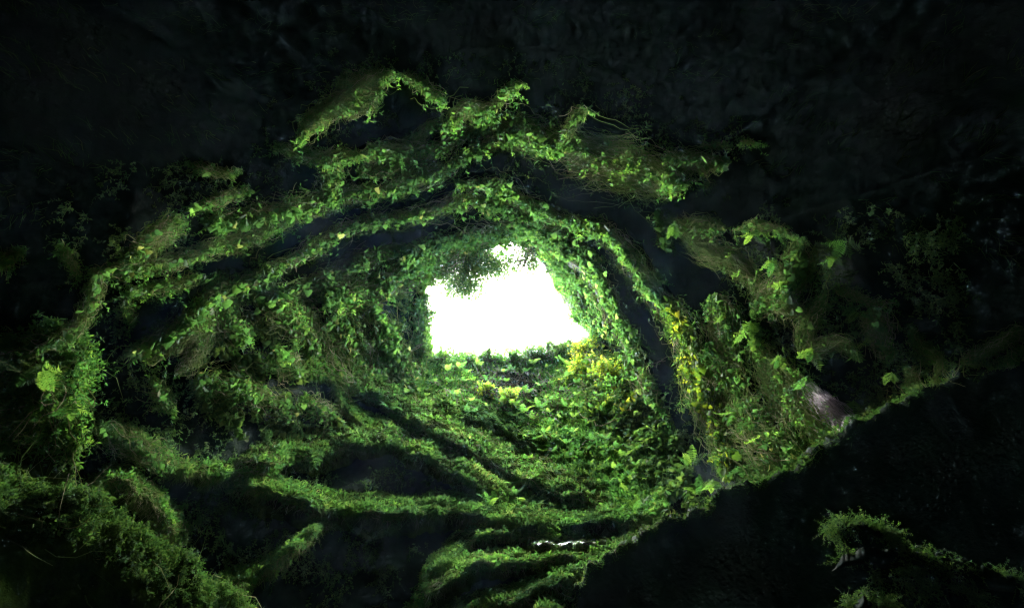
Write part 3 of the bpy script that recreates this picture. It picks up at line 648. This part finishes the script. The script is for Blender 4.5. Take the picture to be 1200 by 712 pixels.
for px, py, sp, lab, aim, spd, fr in [
    (882, 270, 24, 'small fern on the right wall hanging from the thin tendril', DN, .7, 6),
    (992, 282, 34, 'large toothed fern furthest up the right wall', DN * .6 - RT * .4, .8, 6),
    (935, 292, 24, 'drooping fern at the head of the leafy column', DN, .6, 5),
    (930, 330, 30, 'bright fern midway down the leafy column', DN * .8 - RT * .6, .7, 6),
    (880, 375, 36, 'hanging fern right of the pale mossy tangle', DN * 1.2, .5, 7),
    (885, 395, 26, 'fern with yellowing frond directly under the hanging one', DN, .5, 5),
    (1005, 362, 26, 'fern fan near the thin dark tendril on the far right', DN * .4 - RT * .6, .7, 5),
    (1024, 392, 28, 'leafy fern beneath the brown strand tuft', DN, .7, 6),
    (955, 408, 28, 'pale fern inside the curled mossy loop', DN * .7 - RT * .3, .7, 6),
    (900, 445, 34, 'bright fern against the beige tangle, upper of two', DN, .5, 7),
    (905, 468, 32, 'bright fern against the beige tangle, lower of two', DN, .5, 6),
    (1000, 468, 34, 'vivid fern standing just over the pale violet roots', DN * .8, .6, 6),
    (925, 530, 24, 'fern close above the foreground rock crest', ZUP * .4, .8, 6),
    (575, 594, 26, 'pale fern in the dark pocket above the long level shelf', ZUP, .6, 6),
    (530, 592, 20, 'fern standing on the long level shelf', ZUP * .8, .8, 6),
    (362, 586, 16, 'little green fern on the left part of the long shelf', ZUP * .8, .8, 6),
    (302, 542, 20, 'pair of dim upright fronds left of the humped ledge', ZUP, .4, 4),
    (245, 548, 15, 'tiny dim fern on the sagging shelf', ZUP, .6, 5),
    (605, 150, 20, 'three lobed broad fern under the roof edge', DN, .6, 5),
    (320, 425, 30, 'bushy fern at the top of the diagonal ridge', ZUP * .4, .9, 7),
    (85, 470, 36, 'fern drooping from the moss pillar', DN, .6, 6),
    (50, 430, 34, 'fern on top of the moss pillar at the left', DN * .4, .8, 7),
    (820, 580, 28, 'fern tuft beside the dark gap at the foot of the sunlit vine', ZUP * .5, .8, 7),
    (745, 600, 30, 'feathery fern where slope meets the foreground rock', ZUP * .7, .8, 7),
    (810, 545, 26, 'dim fern in the shade under the sunlit vine', ZUP * .3, .8, 6),
    (455, 480, 22, 'fern on the steep diagonal ridge', ZUP * .6, .8, 6)]:
    lift_ = 1.5 if py < 420 and px < 1100 and px > 850 else .8
    if px > 960: lift_ = .8
    if (px, py) in ((85, 470), (50, 430)): lift_ = 2.2
    fern(px, py, sp, lab, 'ferns hanging and standing on the cave walls', fr, lift_, aim, spd)
for px, py, sp, lab in [(850, 365, 24, 'green fern just above the pale mossy tangle'), (862, 480, 26, 'fern low in the beige tangle, nearest the sunlit vine'), (945, 440, 26, 'dim fern between the mossy loop and the violet roots'),
    (895, 510, 26, 'fern directly left of the violet roots, above the crest'), (870, 545, 22, 'small fern sitting on the fringe over the rock crest'), (905, 305, 22, 'little fern left of the leafy column head'), (975, 300, 20, 'small fern under the large toothed one'),
    (1045, 435, 22, 'dim lone fern over the far right crest'), (835, 560, 24, 'fern at the very foot of the sunlit vine'), (915, 415, 24, 'fern left of the curled mossy loop'), (790, 262, 22, 'fern behind the bunch of long bright leaves')]:
    fern(px, py, sp, lab, 'ferns hanging and standing on the cave walls', 6, 1.5 if px < 1000 else 1.0, DN * .8, .6)
# ferns of the bright slope
cnt = 0; used_pts = []
while cnt < 150:
    px, py = rng.uniform(465, 770), rng.uniform(420, 605)
    if py < 415 + 0.0 * px or px < 420 + .9 * (py - 420) + 30: continue
    if px > 690 and py < 470: continue
    if any((px - a) ** 2 + (py - b) ** 2 < 95 for a, b in used_pts): continue
    used_pts.append((px, py)); cnt += 1
    fern(px, py, rng.uniform(9, 18), 'small bright fern growing among the undergrowth of the sunlit slope', 'ferns of the sunlit slope', 5, .25 + .25 * rng.random(), ZUP * .9, .9)

# ------------------------------------------------------------------ undergrowth (uncountable)
def region(m, poly, fn=None):
    poly = np.array(poly, float); lo, hi = poly.min(0), poly.max(0); out = np.zeros((0, 2))
    while len(out) < m:
        q = lo + (hi - lo) * rng.random((m * 2, 2)); inside = np.zeros(len(q), bool); j = len(poly) - 1
        for i in range(len(poly)):
            xi, yi = poly[i]; xj, yj = poly[j]
            cnd = ((yi > q[:, 1]) != (yj > q[:, 1])) & (q[:, 0] < (xj - xi) * (q[:, 1] - yi) / (yj - yi + 1e-9) + xi)
            inside ^= cnd; j = i
        out = np.concatenate([out, q[inside]])
    return out[:m]
SLOPE = [(475, 405), (505, 414), (690, 400), (740, 430), (790, 500), (800, 560), (780, 605), (700, 618), (600, 600), (520, 540), (470, 500), (440, 460), (450, 420)]
q = region(95000, SLOPE); q = q[((q[:, 0] - 600) / 46) ** 2 + ((q[:, 1] - 452) / 20) ** 2 > .5 + .7 * rng.random(len(q)) + .8 * perlin(np.c_[q / 13, q[:, :1] * 0 + 2])]; hv = .28 * np.maximum(fbm(np.c_[q / 14, q[:, :1] * 0], 3), -.2)
p = P(q[:, 0], q[:, 1], Zw(q[:, 0], q[:, 1]) - .05 - hv * rng.random(len(q)) * 1.6); n = wall_normal(q[:, 0], q[:, 1])
yd = nrm(n * .5 + ZUP * .6 + .7 * rng.normal(size=p.shape)); m = len(p)
lf = obj('undergrowth_leaves', [scatter(LEAFT, p, yd, ZUP + .7 * rng.normal(size=p.shape), (.03 + .075 * rng.random(m) ** 2), np.clip(.5 + .5 * fbm(p * .9, 2) + .2 * rng.normal(size=m), 0, 1))], FERN)
finish(lf, 'dense low undergrowth of small green leaves covering the sunlit slope', 'undergrowth', None, 'stuff')
q = region(70000, SLOPE); q = q[((q[:, 0] - 600) / 46) ** 2 + ((q[:, 1] - 452) / 20) ** 2 > .3 + .5 * rng.random(len(q)) + .8 * perlin(np.c_[q / 13, q[:, :1] * 0 + 2])]; p = P(q[:, 0], q[:, 1], Zw(q[:, 0], q[:, 1])); n = wall_normal(q[:, 0], q[:, 1])
ms = obj('slope_moss', [moss_batch(p, n + .4 * ZUP, .11, .1, 1.6, -.3)], MOSS)
finish(ms, 'soft green moss and grass carpeting the slope below the opening', 'moss', None, 'stuff')
q = np.c_[600 + 60 * rng.normal(size=900), 455 + 24 * rng.normal(size=900)]; p = P(q[:, 0], q[:, 1], Zw(q[:, 0], q[:, 1]) - .05)
bt = obj('dead_twigs', [strands(p, wall_normal(q[:, 0], q[:, 1]) * .5 + ZUP * .3 + rng.normal(size=p.shape), .55, .012, 6, .4, .5)], BARK)
finish(bt, 'brown dead twigs and stems tangled on the bare patch below the opening', 'twigs', None, 'stuff')
# broadleaf scatter on left-of-hole wall & lower left wall
WALLP = [(250, 330), (330, 350), (400, 330), (480, 310), (500, 345), (500, 410), (470, 440), (460, 480), (400, 440), (330, 450), (380, 500), (300, 520), (230, 470), (240, 400)]
q = region(9000, WALLP); kp = perlin(np.c_[q / 22, q[:, :1] * 0]) > -.02; q = q[kp]; m = len(q)
p = P(q[:, 0], q[:, 1], Zw(q[:, 0], q[:, 1]) - .15 - .2 * rng.random(m))
wl = obj('wall_foliage', [scatter(IVYT, p, TODOWN + .5 * rng.normal(size=p.shape), nrm(CAM - p) + .5 * rng.normal(size=p.shape), (.06 + .09 * rng.random(m)))], SHRUB)
finish(wl, 'patchy creeping foliage spread over the rock left of the opening', 'foliage', None, 'stuff')
q = region(26000, [(640, 400), (690, 395), (740, 420), (770, 460), (800, 520), (810, 590), (760, 570), (700, 500), (660, 440)]); kp = perlin(np.c_[q / 18, q[:, :1] * 0 + 4]) > -.05; q = q[kp]; m = len(q)
p = P(q[:, 0], q[:, 1], Zw(q[:, 0], q[:, 1]) - .1 - .35 * rng.random(m))
wl = obj('wall_foliage', [scatter(LEAFT, p, TODOWN + .8 * rng.normal(size=p.shape), nrm(CAM - p) + .6 * rng.normal(size=p.shape), (.07 + .12 * rng.random(m)))], SHRUB)
finish(wl, 'mixed creeping foliage on the shaft side right of the sunlit slope', 'foliage', None, 'stuff')
parts_ = []
for poly, cnt_, th_ in [([(60, 480), (320, 470), (420, 500), (540, 560), (500, 640), (460, 720), (260, 720), (230, 640), (100, 540)], 1500, .02), ([(60, 200), (330, 170), (330, 460), (60, 480)], 900, .05),
                        ([(830, 230), (1120, 250), (1130, 440), (960, 500), (860, 440)], 1100, .0), ([(330, 60), (620, 60), (900, 140), (860, 230), (500, 130), (300, 200)], 700, .1),
                        ([(690, 270), (750, 310), (800, 420), (815, 560), (770, 565), (745, 430)], 420, .0), ([(560, 170), (800, 225), (770, 320), (680, 245), (560, 205)], 260, .12)]:
    q = region(cnt_ * 2, poly); q = q[fbm(np.c_[q / 45, q[:, :1] * 0 + cnt_], 3) > th_]; p = P(q[:, 0], q[:, 1], Zw(q[:, 0], q[:, 1]) - .05 - .35 * rng.random(len(q)))
    st, lv = spray_batches(p, nrm(CAM - p) * .5 + .6 * rng.normal(size=p.shape) + TODOWN * .3, .3, .0025, .042, 11)
    parts_ += [st, lv]
ws = obj('wall_sprays', parts_, SHRUB)
finish(ws, 'sparse dim creepers and small ferns dotted over the shadowed rock between ledges', 'creepers', None, 'stuff')
# faint growth on the dark roof
q = region(9000, [(-50, -40), (1250, -40), (1250, 330), (1050, 330), (900, 220), (620, 100), (400, 80), (250, 180), (-50, 300)]); kp = fbm(np.c_[q[:, :1] / 70, q[:, 1:] / 35, q[:, :1] * 0], 3) > .18; q = q[kp]; m = len(q)
p = P(q[:, 0], q[:, 1], Zw(q[:, 0], q[:, 1])); n = wall_normal(q[:, 0], q[:, 1])
rf = obj('roof_moss', [strands(p, n + 1.2 * RT * np.sign(q[:, :1] - 600), .22, .0025, 5, .45, .8)], MOSS)
finish(rf, 'faint thready moss clinging to the dark cave roof', 'moss', None, 'stuff')

# ------------------------------------------------------------------ shrubs and tree at the opening
def bush(px, py, Z, size, label, mat=None, m=500, leaf=.12, flat=.8, name='shrub', group='shrubs growing round the rim of the opening'):
    b = P(px, py, Z); root = empty(name, b, label, 'shrub', group)
    ns = 26; d = nrm(ZUP * .7 + .7 * rng.normal(size=(ns, 3))); st = np.zeros((ns, 6, 3))
    for k in range(6): st[:, k] = b - ZUP * size * .5 + d * (size * (.55 + .6 * rng.random((ns, 1))) * 1.5 * k / 5) + .05 * size * rng.normal(size=(ns, 3)) * (k > 0)
    obj('branches', [tubes(st, np.full((ns, 6), .012) * np.linspace(1.4, .4, 6))], BARK, root)
    i = rng.integers(ns, size=m); u = .25 + .75 * rng.random(m) ** .7; f = u * 5; k0 = np.minimum(f.astype(int), 4); w = (f - k0)[:, None]
    p = st[i, k0] * (1 - w) + st[i, k0 + 1] * w + size * .13 * rng.normal(size=(m, 3))
    obj('leaves', [scatter(LEAFT, p, ZUP * .3 + rng.normal(size=(m, 3)), ZUP + .6 * rng.normal(size=(m, 3)), leaf * (.6 + .8 * rng.random(m)), np.clip((.56 if mat is YELLOW else .5) + .25 * rng.normal(size=m), 0, 1))], mat or SHRUB, root)
for px, py, s, lab, mt in [
    (518, 420, .40, 'leafy green shrub at the left corner of the opening, on its lower rim', SHRUB), (545, 424, .30, 'low shrub on the rim beside the left corner shrub', FERN),
    (572, 424, .32, 'shrub with an upright twig at the middle left of the lower rim', SHRUB), (600, 424, .30, 'small bright shrub at the centre of the lower rim', FERN),
    (622, 420, .36, 'rounded shrub right of centre on the lower rim', SHRUB), (640, 418, .42, 'tallest dark shrub rising into the sky near the right end of the rim', SHRUB),
    (662, 408, .36, 'dark clump on the rim at the right corner of the opening', SHRUB),
    (492, 380, .42, 'dark purplish shrub jutting in at the left edge of the opening', SHRUB), (490, 400, .38, 'green shrub under the dark purplish one', SHRUB), (496, 352, .3, 'sparse twigs at the upper left corner of the opening', SHRUB),
    (684, 356, .3, 'leafy sprig on the dark rock just inside the right edge of the opening', SHRUB), (668, 340, .3, 'small hanging bush above the right edge of the opening', FERN), (650, 312, .3, 'little dark bush at the top right corner of the opening', SHRUB), (502, 330, .2, 'leafy twigs at the top left corner of the opening', SHRUB), (500, 366, .3, 'small bush in the notch on the left edge of the opening', FERN),
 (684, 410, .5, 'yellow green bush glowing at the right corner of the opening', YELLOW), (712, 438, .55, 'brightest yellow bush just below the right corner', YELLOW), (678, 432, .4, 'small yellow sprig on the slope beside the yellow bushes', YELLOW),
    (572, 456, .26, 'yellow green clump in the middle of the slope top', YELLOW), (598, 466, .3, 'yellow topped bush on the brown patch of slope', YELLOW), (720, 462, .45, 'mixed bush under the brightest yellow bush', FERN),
    (648, 478, .4, 'greyish twiggy bush on the right of the slope', SHRUB), (676, 372, .34, 'leafy sprays on the right edge of the opening', FERN), (655, 335, .3, 'hanging leaf sprays at the upper right edge of the opening', FERN), (700, 398, .4, 'spiky leafed bush between opening and inner ivy curtain', FERN)]:
    Zb = float(Zw(px, py)) - .2 if (rho := np.hypot(px - 600, py - 356)) > 0 else 19
    if mt is YELLOW: Zb -= .4; s *= .72
    py2 = py - 6 if 412 < py < 425 and px < 665 else py
    bush(px, py2, Zb, s * 1.15, lab, mt, int(1100 * s / .35), .075)
def tree(px, py, Z, tox, toy, label, crown_px, m=4200, name='overhanging_tree', leaf=.10):
    b = P(tox, toy, Z + .2); top = P(px, py, Z + .5); root = empty(name, b, label, 'tree', None)
    K = 14; u = np.linspace(0, 1, K)[:, None]; tr = b * (1 - u) + top * u + UP * (.4 * np.sin(u * 3.1))
    obj('trunk', [tubes(tr[None], np.linspace(.11, .03, K)[None], 7)], BARK, root)
    R_ = crown_px * (Z + .5) / FPX; ns = 90 if m > 2000 else 40; st = np.zeros((ns, 7, 3)); s0 = tr[rng.integers(5, K, ns)]
    tgt = top + nrm(rng.normal(size=(ns, 3))) * (rng.random((ns, 1)) ** .3) * R_ * np.array([1.15, .8, .55])
    for k in range(7): st[:, k] = s0 + (tgt - s0) * k / 6 + .04 * rng.normal(size=(ns, 3)) * (k > 0)
    obj('branches', [tubes(st, np.full((ns, 7), .018) * np.linspace(1.4, .3, 7))], BARK, root)
    i = rng.integers(ns, size=m); u = .35 + .65 * rng.random(m) ** .6; f = u * 6; k0 = np.minimum(f.astype(int), 5); w = (f - k0)[:, None]
    p = st[i, k0] * (1 - w) + st[i, k0 + 1] * w + R_ * .10 * rng.normal(size=(m, 3))
    obj('crown', [scatter(LEAFT, p, rng.normal(size=(m, 3)), rng.normal(size=(m, 3)), leaf * (.6 + .8 * rng.random(m)))], SHRUB, root)
tree(543, 326, 19.9, 580, 262, 'small leaved tree crown leaning in over the opening from its upper edge', 62, 32000, leaf=.07)
tree(614, 312, 20.2, 640, 250, 'thin twiggy branch with sparse leaves hanging into the opening', 32, 2400, 'hanging_branch', .09)

# ------------------------------------------------------------------ mist added as a veil to lift and tint the shadows
hx, hy, hz = (-50, 50), (-50, 70), (-1.5, 60)
hv = np.array([(x, y, z) for x in hx for y in hy for z in hz], float)
hf = np.array([(0, 1, 3, 2), (4, 6, 7, 5), (0, 4, 5, 1), (2, 3, 7, 6), (0, 2, 6, 4), (1, 5, 7, 3)])
hm, hnt, hout = new_mat('mist'); pv = hnt.nodes.new('ShaderNodeVolumePrincipled')
pv.inputs['Color'].default_value = (.42, .77, .92, 1); pv.inputs['Density'].default_value = HAZE; pv.inputs['Anisotropy'].default_value = .2
hnt.links.new(pv.outputs[0], hout.inputs['Volume'])
hz_ = obj('haze', [(hv, hf, None)], hm, smooth=False); finish(hz_, 'thin bluish mist added to veil and lift the cave shadows', 'haze', None, 'stuff')

# ------------------------------------------------------------------ light, sky, camera
w = bpy.data.worlds.new('World'); scn.world = w; w.use_nodes = True; nt = w.node_tree
sky = nt.nodes.new('ShaderNodeTexSky'); sky.sky_type = 'NISHITA'; sky.sun_disc = False
SUN_EL, SUN_AZ = math.radians(55), math.radians(-9)       # azimuth from +Y, negative to the left
sky.sun_elevation = SUN_EL; sky.sun_rotation = SUN_AZ; sky.air_density = 1.0; sky.dust_density = 2.5
bg = nt.nodes['Background']; nt.links.new(sky.outputs[0], bg.inputs['Color']); bg.inputs['Strength'].default_value = .05
w.cycles.sampling_method = 'MANUAL'; w.cycles.sample_map_resolution = 512
sd = bpy.data.lights.new('sun', 'SUN'); sd.energy = 5; sd.angle = math.radians(60); sd.color = (1, .98, .93)
so = bpy.data.objects.new('sun', sd); COL.objects.link(so)
sv = Vector((math.sin(SUN_AZ) * math.cos(SUN_EL), math.cos(SUN_AZ) * math.cos(SUN_EL), math.sin(SUN_EL)))
so.rotation_euler = sv.to_track_quat('Z', 'Y').to_euler()
cd = bpy.data.cameras.new('camera'); cam = bpy.data.objects.new('camera', cd); COL.objects.link(cam)
cd.sensor_width = 36; cd.lens = 36 * FPX / 1200; cd.clip_start = .05; cd.clip_end = 500
cam.location = CAM; cam.rotation_euler = (PITCH + math.pi / 2, 0, 0); scn.camera = cam
vs = scn.view_settings; scn.display_settings.display_device = 'sRGB'
vs.view_transform = 'Standard'; vs.look = 'None'; vs.exposure = 5.9; vs.gamma = 1; vs.use_curve_mapping = False
cy = scn.cycles
cy.use_denoising = True; cy.denoiser = 'OPENIMAGEDENOISE'; cy.max_bounces = 6; cy.diffuse_bounces = 4; cy.glossy_bounces = 2; cy.transmission_bounces = 4
cy.caustics_reflective = False; cy.caustics_refractive = False; cy.sample_clamp_indirect = 8; cy.use_adaptive_sampling = False; cy.pixel_filter_type = 'BLACKMAN_HARRIS'; cy.filter_width = 1.25
cy.denoising_prefilter = 'ACCURATE'; cy.denoising_input_passes = 'RGB_ALBEDO_NORMAL'
